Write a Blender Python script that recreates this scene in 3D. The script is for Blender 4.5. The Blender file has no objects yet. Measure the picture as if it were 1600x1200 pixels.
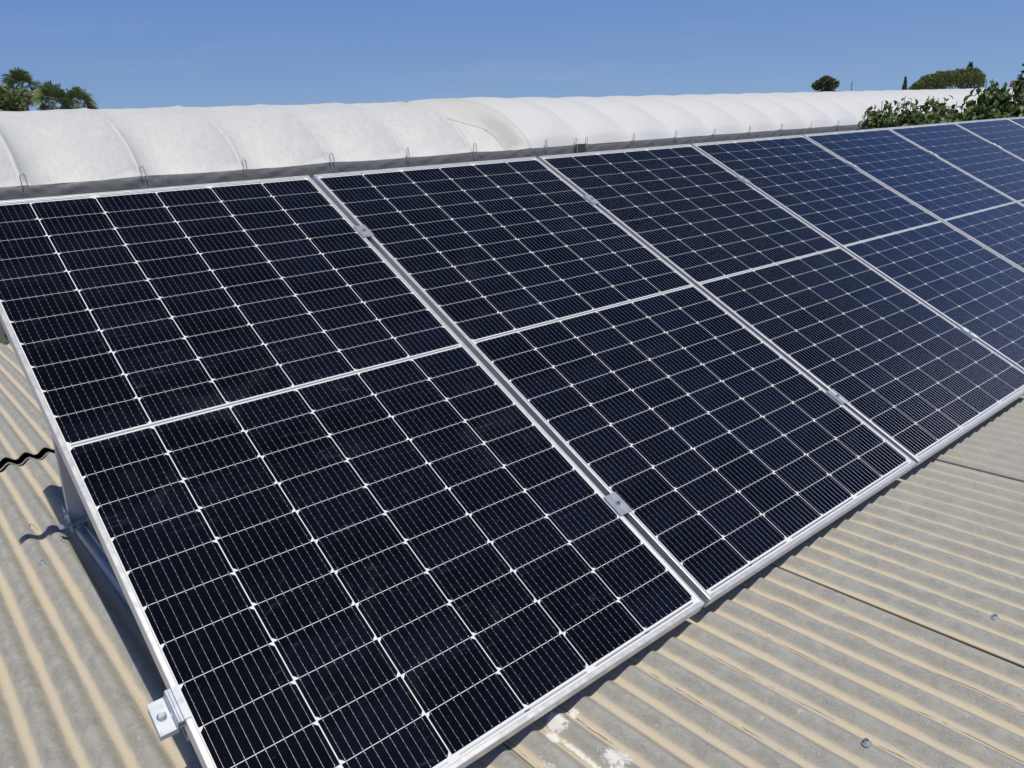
import bpy, math, random
from mathutils import Vector, Matrix
C = bpy.context.scene
col = C.collection
PI = math.pi
random.seed(7)

# ------------------------------------------------------------------ camera
GZ = 4.60                                   # height of the panel top edge over the ground
LEVEL = math.radians(3.0)                   # fall of the measured frame against true level
RL = Matrix.Rotation(LEVEL, 4, 'X')
EYE = RL @ Vector((-0.26343, -2.81742, 0.34266)) + Vector((0, 0, GZ))
cd = bpy.data.cameras.new('camera')
cam = bpy.data.objects.new('camera', cd); col.objects.link(cam)
cam.matrix_world = Matrix.Translation(EYE) @ RL @ Matrix(((0.76010077, 0.23611208, -0.6053907, 0),
                           (-0.64980521, 0.27618888, -0.70814751, 0),
                           (0.0, 0.9316495, 0.36335824, 0), (0, 0, 0, 1)))
cd.sensor_width = 36.0
cd.lens = 36.0 * 1227.58 / 1600.0
cd.clip_start = 0.05
cd.clip_end = 6000
C.camera = cam

# ------------------------------------------------------------------ sky and sun
w = bpy.data.worlds.new('World'); C.world = w; w.use_nodes = True
wn = w.node_tree
bg = wn.nodes['Background']
sky = wn.nodes.new('ShaderNodeTexSky'); sky.sky_type = 'NISHITA'
sky.sun_disc = False
sky.sun_elevation = math.radians(73)
sky.sun_rotation = math.radians(194)
sky.altitude = 0
sky.air_density = 1.0
sky.dust_density = 0.3
sky.ozone_density = 1.0
# read the sky a little above the true horizon and deepen its blue, as the clear dry day shows it
tc = wn.nodes.new('ShaderNodeTexCoord')
ad = wn.nodes.new('ShaderNodeVectorMath'); ad.operation = 'ADD'; ad.inputs[1].default_value = (0, 0, .25)
nm_ = wn.nodes.new('ShaderNodeVectorMath'); nm_.operation = 'NORMALIZE'
wn.links.new(tc.outputs['Generated'], ad.inputs[0]); wn.links.new(ad.outputs[0], nm_.inputs[0]); wn.links.new(nm_.outputs[0], sky.inputs[0])
sx_ = wn.nodes.new('ShaderNodeSeparateXYZ'); wn.links.new(tc.outputs['Generated'], sx_.inputs[0])
cr_ = wn.nodes.new('ShaderNodeValToRGB'); wn.links.new(sx_.outputs[2], cr_.inputs[0])
cr_.color_ramp.elements[0].position = 0.0; cr_.color_ramp.elements[0].color = (1.40, 1.42, 1.44, 1)
cr_.color_ramp.elements[1].position = .36; cr_.color_ramp.elements[1].color = (.60, 1.10, 2.00, 1)
e_ = cr_.color_ramp.elements.new(.52); e_.color = (.42, .56, .76, 1)
e_ = cr_.color_ramp.elements.new(1.0); e_.color = (.32, .38, .46, 1)
mu_ = wn.nodes.new('ShaderNodeMix'); mu_.data_type = 'RGBA'; mu_.blend_type = 'MULTIPLY'; mu_.inputs[0].default_value = 1.0
wn.links.new(sky.outputs[0], mu_.inputs[6]); wn.links.new(cr_.outputs[0], mu_.inputs[7])
cm = wn.nodes.new('ShaderNodeVectorMath'); cm.operation = 'MULTIPLY'; cm.inputs[1].default_value = (5, 5, 34)
wn.links.new(tc.outputs['Generated'], cm.inputs[0])
cn = wn.nodes.new('ShaderNodeTexNoise'); cn.inputs['Scale'].default_value = 1.0; cn.inputs['Detail'].default_value = 6; cn.inputs['Distortion'].default_value = .6
wn.links.new(cm.outputs[0], cn.inputs['Vector'])
r1 = wn.nodes.new('ShaderNodeMapRange'); r1.interpolation_type = 'SMOOTHSTEP'
for i_, v_ in ((1, .50), (2, .72), (3, 0.0), (4, .12)): r1.inputs[i_].default_value = v_
wn.links.new(cn.outputs[0], r1.inputs[0])
r2 = wn.nodes.new('ShaderNodeMapRange'); r2.interpolation_type = 'SMOOTHSTEP'
for i_, v_ in ((1, .06), (2, .15), (3, 1.0), (4, 0.0)): r2.inputs[i_].default_value = v_
wn.links.new(sx_.outputs[2], r2.inputs[0])
ml_ = wn.nodes.new('ShaderNodeMath'); ml_.operation = 'MULTIPLY'
wn.links.new(r1.outputs[0], ml_.inputs[0]); wn.links.new(r2.outputs[0], ml_.inputs[1])
cw = wn.nodes.new('ShaderNodeMix'); cw.data_type = 'RGBA'
wn.links.new(ml_.outputs[0], cw.inputs[0]); wn.links.new(mu_.outputs[2], cw.inputs[6]); cw.inputs[7].default_value = (4.6, 5.2, 6.6, 1)
wn.links.new(cw.outputs[2], bg.inputs[0])
bg.inputs[1].default_value = 0.085
sd = bpy.data.lights.new('sun', 'SUN'); sd.energy = 3.7; sd.angle = math.radians(0.5)
sd.color = (1.0, 0.945, 0.865)
sun = bpy.data.objects.new('sun', sd); col.objects.link(sun)
SUN = RL @ Vector((-0.0827, -0.3319, 0.9397))
sun.rotation_euler = SUN.to_track_quat('Z', 'Y').to_euler()
sun.location = (0, 0, 30)
C.view_settings.view_transform = 'Standard'
C.view_settings.look = 'None'
C.view_settings.exposure = 0.0
C.view_settings.gamma = 1.0
C.view_settings.use_curve_mapping = False

# ------------------------------------------------------------------ helpers
class MB:
    """collects verts and faces (with a material slot per face) for one mesh"""
    def __init__(s): s.v = []; s.f = []; s.m = []
    def face(s, pts, m=0):
        b = len(s.v); s.v += [tuple(p) for p in pts]; s.f.append(tuple(range(b, b + len(pts)))); s.m.append(m)
    def grid(s, rows, m=0, close=False):
        b = len(s.v); n = len(rows[0])
        for r in rows: s.v += [tuple(p) for p in r]
        for i in range(len(rows) - 1):
            for j in range(n - (0 if close else 1)):
                k = (j + 1) % n
                s.f.append((b + i*n + j, b + i*n + k, b + (i+1)*n + k, b + (i+1)*n + j)); s.m.append(m)
    def box(s, x0, x1, y0, y1, z0, z1, m=0, mat=None):
        p = [(x0,y0,z0),(x1,y0,z0),(x1,y1,z0),(x0,y1,z0),(x0,y0,z1),(x1,y0,z1),(x1,y1,z1),(x0,y1,z1)]
        if mat: p = [tuple(mat @ Vector(q)) for q in p]
        b = len(s.v); s.v += p
        for f in ((0,3,2,1),(4,5,6,7),(0,1,5,4),(1,2,6,5),(2,3,7,6),(3,0,4,7)):
            s.f.append(tuple(b + i for i in f)); s.m.append(m)
    def prism(s, poly, a, b_, m=0):
        """poly: list of 3-vectors offset; swept from a to b_"""
        a = Vector(a); b_ = Vector(b_); n = len(poly)
        b = len(s.v)
        s.v += [tuple(a + Vector(q)) for q in poly] + [tuple(b_ + Vector(q)) for q in poly]
        for i in range(n):
            k = (i + 1) % n
            s.f.append((b + i, b + k, b + n + k, b + n + i)); s.m.append(m)
        s.f.append(tuple(b + i for i in reversed(range(n)))); s.m.append(m)
        s.f.append(tuple(b + n + i for i in range(n))); s.m.append(m)
    def tube(s, pts, r, n=6, m=0, r1=None):
        pts = [Vector(p) for p in pts]; rows = []
        u = None
        for i, p in enumerate(pts):
            t = (pts[min(i+1, len(pts)-1)] - pts[max(i-1, 0)]).normalized()
            if u is None: u = t.orthogonal().normalized()
            u = (u - t * u.dot(t)).normalized(); v_ = t.cross(u)
            q = r if r1 is None else r + (r1 - r) * i / (len(pts) - 1)
            rows.append([p + (u * math.cos(2*PI*k/n) + v_ * math.sin(2*PI*k/n)) * q for k in range(n)])
        self_b = len(s.v)
        s.grid(rows, m, close=True)
        s.face(list(reversed(rows[0])), m); s.face(rows[-1], m)
    def cyl(s, c, ax, r, h, n=12, m=0, r1=None):
        c = Vector(c); ax = Vector(ax).normalized()
        s.tube([c, c + ax * h], r, n, m, r1)
    def build(s, name, mats, parent=None, smooth=False, loc=None, rot=None):
        me = bpy.data.meshes.new(name)
        me.from_pydata(s.v, [], s.f)
        for m in (mats if isinstance(mats, (list, tuple)) else [mats]): me.materials.append(m)
        me.polygons.foreach_set('material_index', s.m)
        if smooth: me.polygons.foreach_set('use_smooth', [True] * len(s.f))
        me.update()
        o = bpy.data.objects.new(name, me); col.objects.link(o)
        if parent: o.parent = parent
        if loc: o.location = loc
        if rot: o.rotation_euler = rot
        return o

def tag(o, label=None, cat=None, group=None, kind=None):
    if label: o['label'] = label
    if cat: o['category'] = cat
    if group: o['group'] = group
    if kind: o['kind'] = kind
    return o
def empty(name, loc=(0, 0, 0), rot=(0, 0, 0)):
    o = bpy.data.objects.new(name, None); col.objects.link(o)
    o.location = loc; o.rotation_euler = rot; o.empty_display_size = 0.2
    return o
def copy_tree(o, parent=None):
    c = o.copy(); col.objects.link(c)
    if parent: c.parent = parent
    for ch in list(o.children): copy_tree(ch, c)
    return c

# ---- node helpers
class NT:
    def __init__(s, name):
        s.mat = bpy.data.materials.new(name); s.mat.use_nodes = True
        s.t = s.mat.node_tree; s.b = s.t.nodes['Principled BSDF']
    def n(s, typ, **kw):
        o = s.t.nodes.new(typ)
        for k, v in kw.items(): setattr(o, k, v)
        return o
    def l(s, a, b): s.t.links.new(a, b)
    def val(s, sock, v):
        if hasattr(v, 'default_value'): s.l(v, sock)
        else: sock.default_value = v
    def math(s, op, a, b=None, c=None, clamp=False):
        o = s.n('ShaderNodeMath', operation=op, use_clamp=clamp)
        s.val(o.inputs[0], a)
        if b is not None: s.val(o.inputs[1], b)
        if c is not None: s.val(o.inputs[2], c)
        return o.outputs[0]
    def mix(s, f, a, b):
        o = s.n('ShaderNodeMix', data_type='RGBA')
        s.val(o.inputs[0], f)
        s.val(o.inputs[6], a if hasattr(a, 'default_value') else (*a, 1))
        s.val(o.inputs[7], b if hasattr(b, 'default_value') else (*b, 1))
        return o.outputs[2]
    def noise(s, vec, scale, detail=3, rough=.55, dist=0.0):
        o = s.n('ShaderNodeTexNoise'); s.l(vec, o.inputs['Vector'])
        o.inputs['Scale'].default_value = scale; o.inputs['Detail'].default_value = detail
        o.inputs['Roughness'].default_value = rough; o.inputs['Distortion'].default_value = dist
        return o.outputs[0]
    def ramp(s, v, lo, hi, a=0.0, b=1.0):
        o = s.n('ShaderNodeMapRange', interpolation_type='SMOOTHSTEP')
        s.val(o.inputs[0], v)
        s.val(o.inputs[1], lo); s.val(o.inputs[2], hi)
        s.val(o.inputs[3], a); s.val(o.inputs[4], b)
        return o.outputs[0]
    def obj(s):  return s.n('ShaderNodeTexCoord').outputs['Object']
    def pos(s):  return s.n('ShaderNodeNewGeometry').outputs['Position']
    def scale(s, vec, sc):
        o = s.n('ShaderNodeVectorMath', operation='MULTIPLY'); s.l(vec, o.inputs[0]); o.inputs[1].default_value = sc
        return o.outputs[0]
    def bump(s, h, strength, dist):
        o = s.n('ShaderNodeBump'); s.l(h, o.inputs['Height']); o.inputs['Strength'].default_value = strength
        o.inputs['Distance'].default_value = dist
        s.l(o.outputs[0], s.b.inputs['Normal'])
def plain(name, colr, rough=.6, metal=0.0, var=.15, sc=20, bumpd=0.0):
    m = NT(name); p = m.obj()
    nz = m.noise(p, sc, 4)
    c = m.mix(nz, tuple(x * (1 - var) for x in colr), tuple(min(1, x * (1 + var)) for x in colr))
    m.l(c, m.b.inputs['Base Color'])
    m.b.inputs['Roughness'].default_value = rough
    m.b.inputs['Metallic'].default_value = metal
    if bumpd: m.bump(nz, .5, bumpd)
    return m.mat

# ---- materials
def glassy(name, colr, rough, metal, smudge=True, cellvar=False):
    m = NT(name); p = m.pos(); ob = m.obj()
    base = (*colr, 1)
    if cellvar:
        # slight tint differences between neighbouring cells
        q = m.n('ShaderNodeTexWhiteNoise', noise_dimensions='3D')
        sn = m.n('ShaderNodeVectorMath', operation='FLOOR')
        m.l(m.scale(ob, (1/.1845, 1/.0923, 0)), sn.inputs[0]); 
        add = m.n('ShaderNodeVectorMath', operation='ADD'); m.l(sn.outputs[0], add.inputs[0])
        oi = m.n('ShaderNodeObjectInfo'); m.l(oi.outputs['Random'], add.inputs[1]); m.l(add.outputs[0], q.inputs['Vector'])
        cc = m.mix(q.outputs[0], (colr[0]*.6, colr[1]*.65, colr[2]*.55), (colr[0]*1.4, colr[1]*1.4, colr[2]*1.7))
        # fine contact fingers across the wires
        src = cc
        # dust and wiped smears on the glass
        d1 = m.ramp(m.noise(p, 5.0, 5, .6, 1.2), .54, .76, 0, .014)
        d2 = m.ramp(m.noise(p, 260, 1), .74, .80, 0, .10)
        d3 = m.ramp(m.noise(m.scale(p, (3, 14, 3)), 2.2, 5, .65, 2.5), .585, .72, 0, .036)
        patch = m.ramp(m.noise(p, 1.6, 2), .46, .64, .15, 1)
        d = m.math('ADD', m.math('MULTIPLY', m.math('ADD', d1, d3), patch), d2)
        src = m.mix(d, src, (.66, .70, .76))
        m.l(src, m.b.inputs['Base Color'])
    else:
        m.b.inputs['Base Color'].default_value = base
    m.b.inputs['Roughness'].default_value = rough
    m.b.inputs['Metallic'].default_value = metal
    if not metal: m.b.inputs['Specular IOR Level'].default_value = 0.0
    m.b.inputs['Coat Weight'].default_value = 0.0 if metal else .8
    m.b.inputs['Coat IOR'].default_value = 1.42
    r = m.ramp(m.noise(p, 9, 4, .6, 1.0), .3, .8, .02, .06)
    m.l(r, m.b.inputs['Coat Roughness'])
    return m.mat
M_cell = glassy('silicon_cell', (.0030, .0033, .0055), .45, 0, cellvar=True)
M_back = glassy('white_backsheet', (.72, .73, .72), .5, 0)
M_wire = glassy('tinned_wire', (.80, .80, .80), .32, 1)
M_ribbon = glassy('bus_ribbon', (.50, .52, .54), .45, 1)

def alu(name, colr, rough, metal=.85, along=(1, 60, 1)):
    m = NT(name); p = m.obj()
    nz = m.noise(m.scale(p, along), 6, 4)
    n2 = m.noise(p, 40, 3)
    c = m.mix(nz, tuple(x*.9 for x in colr), tuple(min(1, x*1.06) for x in colr))
    c = m.mix(m.ramp(n2, .55, .8, 0, .25), c, tuple(x*.75 for x in colr))
    m.l(c, m.b.inputs['Base Color'])
    m.b.inputs['Metallic'].default_value = metal
    m.l(m.ramp(n2, .2, .8, rough*.8, rough*1.25), m.b.inputs['Roughness'])
    return m.mat
M_alu = alu('anodised_aluminium', (.765, .755, .735), .42, .6)
M_zinc = alu('zinc_plated_steel', (.50, .535, .575), .40, .6, (8, 8, 8))
M_bolt = alu('bolt_steel', (.70, .70, .70), .28, .9, (3, 3, 3))
M_mill = alu('mill_aluminium', (.66, .67, .68), .50, .35)
M_black = plain('dark_interior', (.012, .012, .013), .9)
M_ink = plain('stamped_ink', (.02, .02, .02), .7)
M_panelback = plain('panel_underside', (.62, .62, .61), .6)

PITCH = .0762
XV = -.0624                                   # a valley of the corrugation
def roof_mat():
    m = NT('weathered_corrugated_sheet'); p = m.obj()
    sp = m.n('ShaderNodeSeparateXYZ'); m.l(p, sp.inputs[0])
    X, Yc = sp.outputs[0], sp.outputs[1]
    ph = m.math('MULTIPLY', m.math('SUBTRACT', X, XV), 2 * PI / PITCH)
    cs = m.math('COSINE', ph)                                   # 1 in the valley
    vall = m.math('MULTIPLY_ADD', cs, .5, .5)
    # grey base: blotchy zinc bloom with swirls
    n1 = m.noise(m.scale(p, (1, .7, 1)), 26, 6, .65, .6)
    n2 = m.noise(m.scale(p, (1, .6, 1)), 130, 6, .75, 2.6)
    n3 = m.noise(p, 2.3, 3)
    g = m.mix(m.ramp(n1, .36, .66), (.300, .292, .258), (.405, .392, .342))
    g = m.mix(m.ramp(n2, .50, .70, 0, .60), g, (.46, .452, .415))
    g = m.mix(m.ramp(n2, .26, .42, .55, 0), g, (.19, .19, .172))
    g = m.mix(m.ramp(n3, .42, .72, 0, .5), g, (.36, .345, .295))
    # curled wisps of bloom and fine scratches
    wv = m.noise(m.scale(p, (1, .55, 1)), 48, 4, .6, 3.2)
    wl = m.ramp(m.math('ABSOLUTE', m.math('SUBTRACT', wv, .5)), .004, .030, 1, 0)
    g = m.mix(m.math('MULTIPLY', wl, .42), g, (.49, .48, .44))
    wv2 = m.noise(m.scale(p, (1.2, .5, 1)), 70, 4, .65, 2.6)
    wl2 = m.ramp(m.math('ABSOLUTE', m.math('SUBTRACT', wv2, .47)), .003, .022, 1, 0)
    g = m.mix(m.math('MULTIPLY', wl2, .40), g, (.17, .168, .155))
    fg = m.noise(p, 420, 3, .8)
    g = m.mix(m.ramp(fg, .52, .72, 0, .45), g, (.50, .49, .45))
    g = m.mix(m.ramp(fg, .28, .44, .40, 0), g, (.17, .168, .152))
    fl = m.noise(m.scale(p, (1, .35, 1)), 60, 5, .75, 1.0)
    g = m.mix(m.ramp(fl, .67, .76, 0, .6), g, (.60, .59, .55))
    li = m.noise(p, 38, 4, .7, .3)
    g = m.mix(m.ramp(li, .655, .70, 0, .65), g, (.55, .54, .47))
    li2 = m.noise(m.scale(p, (1, .8, 1)), 31, 5, .75, .8)
    g = m.mix(m.ramp(li2, .66, .72, 0, .6), g, (.15, .145, .125))
    # less dust, paler sheets to the right
    far = m.ramp(X, 1.4, 3.2, 0, .55)
    g = m.mix(far, g, (.40, .395, .355))
    # sandy dust lying in the valleys
    jit = m.math('MULTIPLY', m.math('SUBTRACT', m.noise(m.scale(p, (1, .28, 1)), 34, 5, .7), .5), .55)
    wide = m.math('MULTIPLY', m.math('SUBTRACT', m.noise(m.scale(p, (1, .5, 1)), 3.0, 3), .5), .30)
    dv = m.math('ADD', m.math('ADD', vall, jit), wide)
    dm = m.ramp(dv, .66, .93)
    thin = m.ramp(X, 1.5, 3.5, .92, .55)
    dm = m.math('MULTIPLY', dm, thin)
    sn = m.noise(p, 240, 3, .7)
    sand = m.mix(sn, (.56, .47, .335), (.72, .62, .455))
    sand = m.mix(m.ramp(m.noise(p, 6, 3), .35, .7), sand, (.60, .535, .43))
    c = m.mix(dm, g, sand)
    # a thin film of the same dust on the flanks
    c = m.mix(m.math('MULTIPLY', m.ramp(dv, .25, .75, 0, .30), thin), c, (.49, .445, .35))
    # strings of dark grit at the bottom of some valleys
    cell = m.math('ROUND', m.math('DIVIDE', m.math('SUBTRACT', X, XV), PITCH))
    wh = m.n('ShaderNodeTexWhiteNoise', noise_dimensions='1D'); m.l(cell, wh.inputs['W'])
    off = m.math('MULTIPLY', m.math('SUBTRACT', m.noise(m.scale(p, (.02, 1, .02)), 9, 4), .5), .016)
    dx = m.math('SUBTRACT', m.math('SUBTRACT', X, XV), m.math('MULTIPLY', cell, PITCH))
    lined = m.math('ABSOLUTE', m.math('SUBTRACT', dx, off))
    ln = m.ramp(lined, .0006, .0024, 1, 0)
    ln = m.math('MULTIPLY', ln, m.ramp(m.noise(m.scale(p, (.5, 1, 1)), 7, 4, .7), .42, .58))
    ln = m.math('MULTIPLY', ln, m.ramp(wh.outputs[0], .45, .6))
    ln = m.math('MULTIPLY', ln, m.ramp(X, .35, .6))
    c = m.mix(m.math('MULTIPLY', ln, .85), c, (.10, .065, .045))
    # dark specks of grit
    spk = m.ramp(m.noise(p, 190, 2), .70, .74)
    c = m.mix(m.math('MULTIPLY', spk, .75), c, (.10, .07, .05))
    wsp = m.ramp(m.noise(p, 75, 2), .765, .79)
    c = m.mix(m.math('MULTIPLY', wsp, .8), c, (.75, .74, .70))
    # lime splashes near the lower edge of the first panel
    def blot(cx, cy, rx, ry, th):
        a = m.math('DIVIDE', m.math('SUBTRACT', X, cx), rx); b = m.math('DIVIDE', m.math('SUBTRACT', Yc, cy), ry)
        d = m.math('SQRT', m.math('ADD', m.math('MULTIPLY', a, a), m.math('MULTIPLY', b, b)))
        nn = m.math('ADD', d, m.math('MULTIPLY', m.math('SUBTRACT', m.noise(p, 70, 8, .85, 1.2), .5), 3.4))
        return m.ramp(nn, th - .12, th + .1, 1, 0)
    bl = blot(.650, -1.806, .022, .032, .8)
    for a in ((.622, -1.822, .014, .020, .8), (.672, -1.96, .030, .035, .8), (.622, -1.985, .040, .035, .72), (.704, -1.802, .018, .020, .55), (.56, -1.93, .010, .10, .55), (.63, -1.90, .008, .12, .5)):
        bl = m.math('MAXIMUM', bl, blot(*a))
    c = m.mix(m.math('MULTIPLY', bl, .97), c, (.80, .78, .73))
    m.l(c, m.b.inputs['Base Color'])
    m.b.inputs['Roughness'].default_value = .78
    m.b.inputs['Specular IOR Level'].default_value = .25
    h = m.math('ADD', m.math('MULTIPLY', n2, .6), m.math('MULTIPLY', fg, .7))
    m.bump(h, .5, .003)
    return m.mat
M_roof = roof_mat()

def film_mat(name, dirt, base, streak, right=False):
    m = NT(name); p = m.obj()
    d1 = m.noise(m.scale(p, (3.4, .8, .8)), 4.5, 6, .75, .7)
    d2 = m.noise(m.scale(p, (2.2, .9, .9)), 17, 6, .8, .5)
    n3 = m.noise(m.scale(p, (.6, 1.2, 1.2)), .8, 3)
    c = m.mix(m.ramp(d1, .35, .70, 0, dirt * .6), base, streak)
    c = m.mix(m.ramp(d2, .48, .66, 0, dirt * .8), c, streak)
    c = m.mix(m.ramp(d2, .22, .40, dirt * .6, 0), c, (.70, .70, .68))
    c = m.mix(m.ramp(n3, .4, .7, 0, .3 * dirt), c, (.53, .53, .515))
    m.l(c, m.b.inputs['Base Color'])
    m.b.inputs['Roughness'].default_value = .55
    m.b.inputs['Specular IOR Level'].default_value = .3
    m.bump(d2, .25, .02)
    return m.mat
M_film = film_mat('dusty_white_film', .75, (.61, .61, .588), (.45, .45, .435))
M_film2 = film_mat('clean_white_film', .25, (.62, .62, .60), (.53, .53, .515))
M_beige = film_mat('aged_cream_film', .5, (.575, .56, .515), (.49, .475, .435))
def curtain_mat():
    m = NT('grey_side_sheet'); p = m.obj()
    n1 = m.noise(m.scale(p, (1, 1, .4)), 9, 5, .6, 1.5)
    m.l(m.mix(n1, (.125, .126, .13), (.165, .166, .17)), m.b.inputs['Base Color'])
    m.b.inputs['Roughness'].default_value = .5
    m.bump(n1, .35, .03)
    return m.mat
M_curtain = curtain_mat()
M_darkpatch = plain('dark_sheet_patch', (.045, .047, .05), .6, 0, .3, 5)
M_hook = alu('galvanised_wire', (.42, .43, .43), .5, .4, (1, 1, 1))
M_wall = plain('rendered_wall', (.42, .40, .36), .9, 0, .2, 4, .01)

def leaf_mat(name, a, b, rough=.45, trans=.25, sc=1.2, backlit=None):
    m = NT(name); p = m.pos()
    oi = m.n('ShaderNodeNewGeometry').outputs['Random Per Island']
    n = m.noise(p, sc, 3)
    f = m.math('MULTIPLY_ADD', oi, .6, m.math('MULTIPLY', n, .4))
    c = m.mix(f, a, b)
    m.l(c, m.b.inputs['Base Color'])
    m.b.inputs['Roughness'].default_value = rough
    m.b.inputs['Specular IOR Level'].default_value = .35
    tr = m.n('ShaderNodeBsdfTranslucent'); m.l(c, tr.inputs[0])
    mx = m.n('ShaderNodeMixShader'); mx.inputs[0].default_value = trans
    out = m.t.nodes['Material Output']
    m.l(m.b.outputs[0], mx.inputs[1]); m.l(tr.outputs[0], mx.inputs[2]); m.l(mx.outputs[0], out.inputs[0])
    return m.mat
M_leaf = leaf_mat('mulberry_leaf', (.035, .070, .016), (.155, .215, .060), .40, .28)
M_pine = leaf_mat('pine_needles', (.11, .145, .050), (.29, .33, .13), .7, .2, .5)
M_cyp = leaf_mat('cypress_foliage', (.075, .105, .055), (.20, .25, .125), .8, .15)
M_palm = leaf_mat('palm_frond', (.050, .085, .026), (.175, .220, .080), .5, .1)
M_dead = leaf_mat('dead_frond', (.16, .115, .07), (.34, .26, .17), .8, .05)
M_conifer = leaf_mat('conifer_foliage', (.030, .042, .032), (.10, .12, .085), .7, .05)
M_bark = plain('bark', (.16, .12, .09), .9, 0, .35, 6, .02)
M_palmtrunk = plain('palm_trunk', (.30, .25, .20), .9, 0, .3, 5, .02)
M_tile = plain('terracotta_tile', (.24, .095, .065), .85, 0, .2, 3)
M_plaster = plain('pale_plaster', (.58, .53, .46), .9, 0, .1, 2)
M_pane = plain('window_pane', (.03, .035, .04), .15)

# ------------------------------------------------------------------ geometry frames
T = math.radians(24.139) + LEVEL; S = math.radians(5.08) - LEVEL
UPV = Vector((0, math.cos(T), math.sin(T))); NV = Vector((0, -math.sin(T), math.cos(T)))
RV = Vector((0, math.cos(S), -math.sin(S))); RN = Vector((0, math.sin(S), math.cos(S)))
H0 = -1.1019
PW, PH, PT, GAP = 1.134, 2.094, .035, .0203
NPANEL = 10
def pw(u, v, n): return Vector((u, 0, GZ)) - UPV * v + NV * n
def rf(x, a, h): return Vector((x, 0, GZ)) + RV * a + RN * (H0 + h)

# ------------------------------------------------------------------ ground
def ground_mat():
    m = NT('dry_soil'); p = m.pos()
    c = m.mix(m.noise(p, .15, 6), (.20, .16, .10), (.30, .25, .17))
    c = m.mix(m.ramp(m.noise(p, 1.2, 5), .5, .65, 0, .7), c, (.10, .11, .05))
    m.l(c, m.b.inputs['Base Color']); m.b.inputs['Roughness'].default_value = .95
    return m.mat
g = MB(); g.face([(-2500, -2500, 0), (2500, -2500, 0), (2500, 2500, 0), (-2500, 2500, 0)])
tag(g.build('ground', ground_mat()), kind='structure')

# ------------------------------------------------------------------ shed with the corrugated roof
RA0, RA1 = -4.2, 3.82
RX0, RX1 = -2.42, 14.4
shed = empty('roofed_shed', (0, 0, 0))
tag(shed, 'low shed whose weathered corrugated sheet roof carries the solar panels', 'shed')
def corr(x): return -.0108 * math.cos(2 * PI * (x - XV) / PITCH)
edges = [1.528 + .9906 * k for k in range(-4, 14)]
edges[[i for i, e in enumerate(edges) if abs(e - 2.5186) < .01][0]] += .028
rows_ = [(-4.2, .875, 0.0, 'A'), (1.035, 3.14, -.012, 'B'), (2.98, 3.82, -.022, 'C')]
roof_loc = tuple(Vector((0, 0, GZ)) + RN * H0); roof_rot = (-S, 0, 0)
SHEETS = {}
rr = random.Random(3)
for (a0, a1, hb, nm) in rows_:
    for k, e in enumerate(edges[:-1]):
        x0 = e; x1 = edges[k + 1] + .062
        xs = []; n = int((x1 - x0) / (PITCH / 14)); 
        for i in range(n + 1): xs.append(x0 + (x1 - x0) * i / n)
        na = max(4, int((a1 - a0) / .16))
        wv = [rr.uniform(-1, 1) for _ in range(6)]
        wob = rr.uniform(-.006, .006)
        mb = MB(); top = []; bot = []
        for j in range(na + 1):
            a = a0 + (a1 - a0) * j / na
            rt, rb = [], []
            for x in xs:
                t = (x - x0)
                lift = (.0034 if e > 1 else .0042) * max(0, 1 - t / .22) ** 1.5 * (1.0 + .35 * math.sin(a * 2.1 + wv[0] * 3)) + .001
                h = hb + corr(x) + lift - .0035 * (t / .99) ** 4 * 1.3 + .002 * math.sin(a * 1.7 + wv[1] * 3 + x * 1.3)
                aa = a
                if j == 0 or j == na: aa = a + wob * t
                if nm == 'A' and j == na: aa = a + .13 * (t - .47)
                rt.append((x, aa, h)); rb.append((x, aa, h - .0035))
            top.append(rt); bot.append(list(reversed(rb)))
        mb.grid(top); mb.grid(bot)
        # closed rim
        mb.grid([[q for q in top[0]], [q for q in reversed(bot[0])]])
        mb.grid([[q for q in reversed(bot[-1])], [q for q in top[-1]]])
        mb.grid([[r[0] for r in top], [r[-1] for r in bot]])
        mb.grid([[r[-1] for r in bot], [r[0] for r in bot]]) if False else None
        mb.grid([[r[0] for r in bot], [r[-1] for r in top]])
        o = mb.build('roof_sheet', M_roof, shed, True, roof_loc, roof_rot)
        SHEETS[(nm, k)] = o
# loose strip seen edge-on inside the gap between the sheets
mb = MB(); tp = []; bt = []
for j in range(3):
    a = .945 + .005 * j; hh = -.010 - .001 * j
    xs = [RX0 + (RX1 - RX0) * i / 1600 for i in range(1601)]
    tp.append([(x, a, hh + corr(x)) for x in xs]); bt.append([(x, a, hh + corr(x) - .006) for x in reversed(xs)])
mb.grid(tp); mb.grid(bt); mb.grid([tp[0], list(reversed(bt[0]))])
mb.build('closing_strip', M_alu, shed, True, roof_loc, roof_rot)
# walls, and a black sheet painting the unlit interior below the roof gap
mb = MB()
zf = rf(0, RA0, 0).z; zb = rf(0, RA1, 0).z; yf = rf(0, RA0 + .25, 0).y; yb = rf(0, RA1 - .15, 0).y
wx0, wx1 = RX0 + .15, RX1 + .3
mb.face([(wx0, yf, 0), (wx1, yf, 0), (wx1, yf, zf - .10), (wx0, yf, zf - .10)])
mb.face([(wx1, yb, 0), (wx0, yb, 0), (wx0, yb, zb - .05), (wx1, yb, zb - .05)])
mb.face([(wx0, yb, 0), (wx0, yf, 0), (wx0, yf, zf - .10), (wx0, yb, zb - .05)])
mb.face([(wx1, yf, 0), (wx1, yb, 0), (wx1, yb, zb - .05), (wx1, yf, zf - .10)])
mb.build('wall', M_wall, shed)
mb = MB()
mb.face([rf(wx0, RA0 + .1, -.16), rf(wx1, RA0 + .1, -.16), rf(wx1, RA1 - .1, -.16), rf(wx0, RA1 - .1, -.16)])
mb.build('interior_shade_sheet', M_black, shed)
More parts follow.
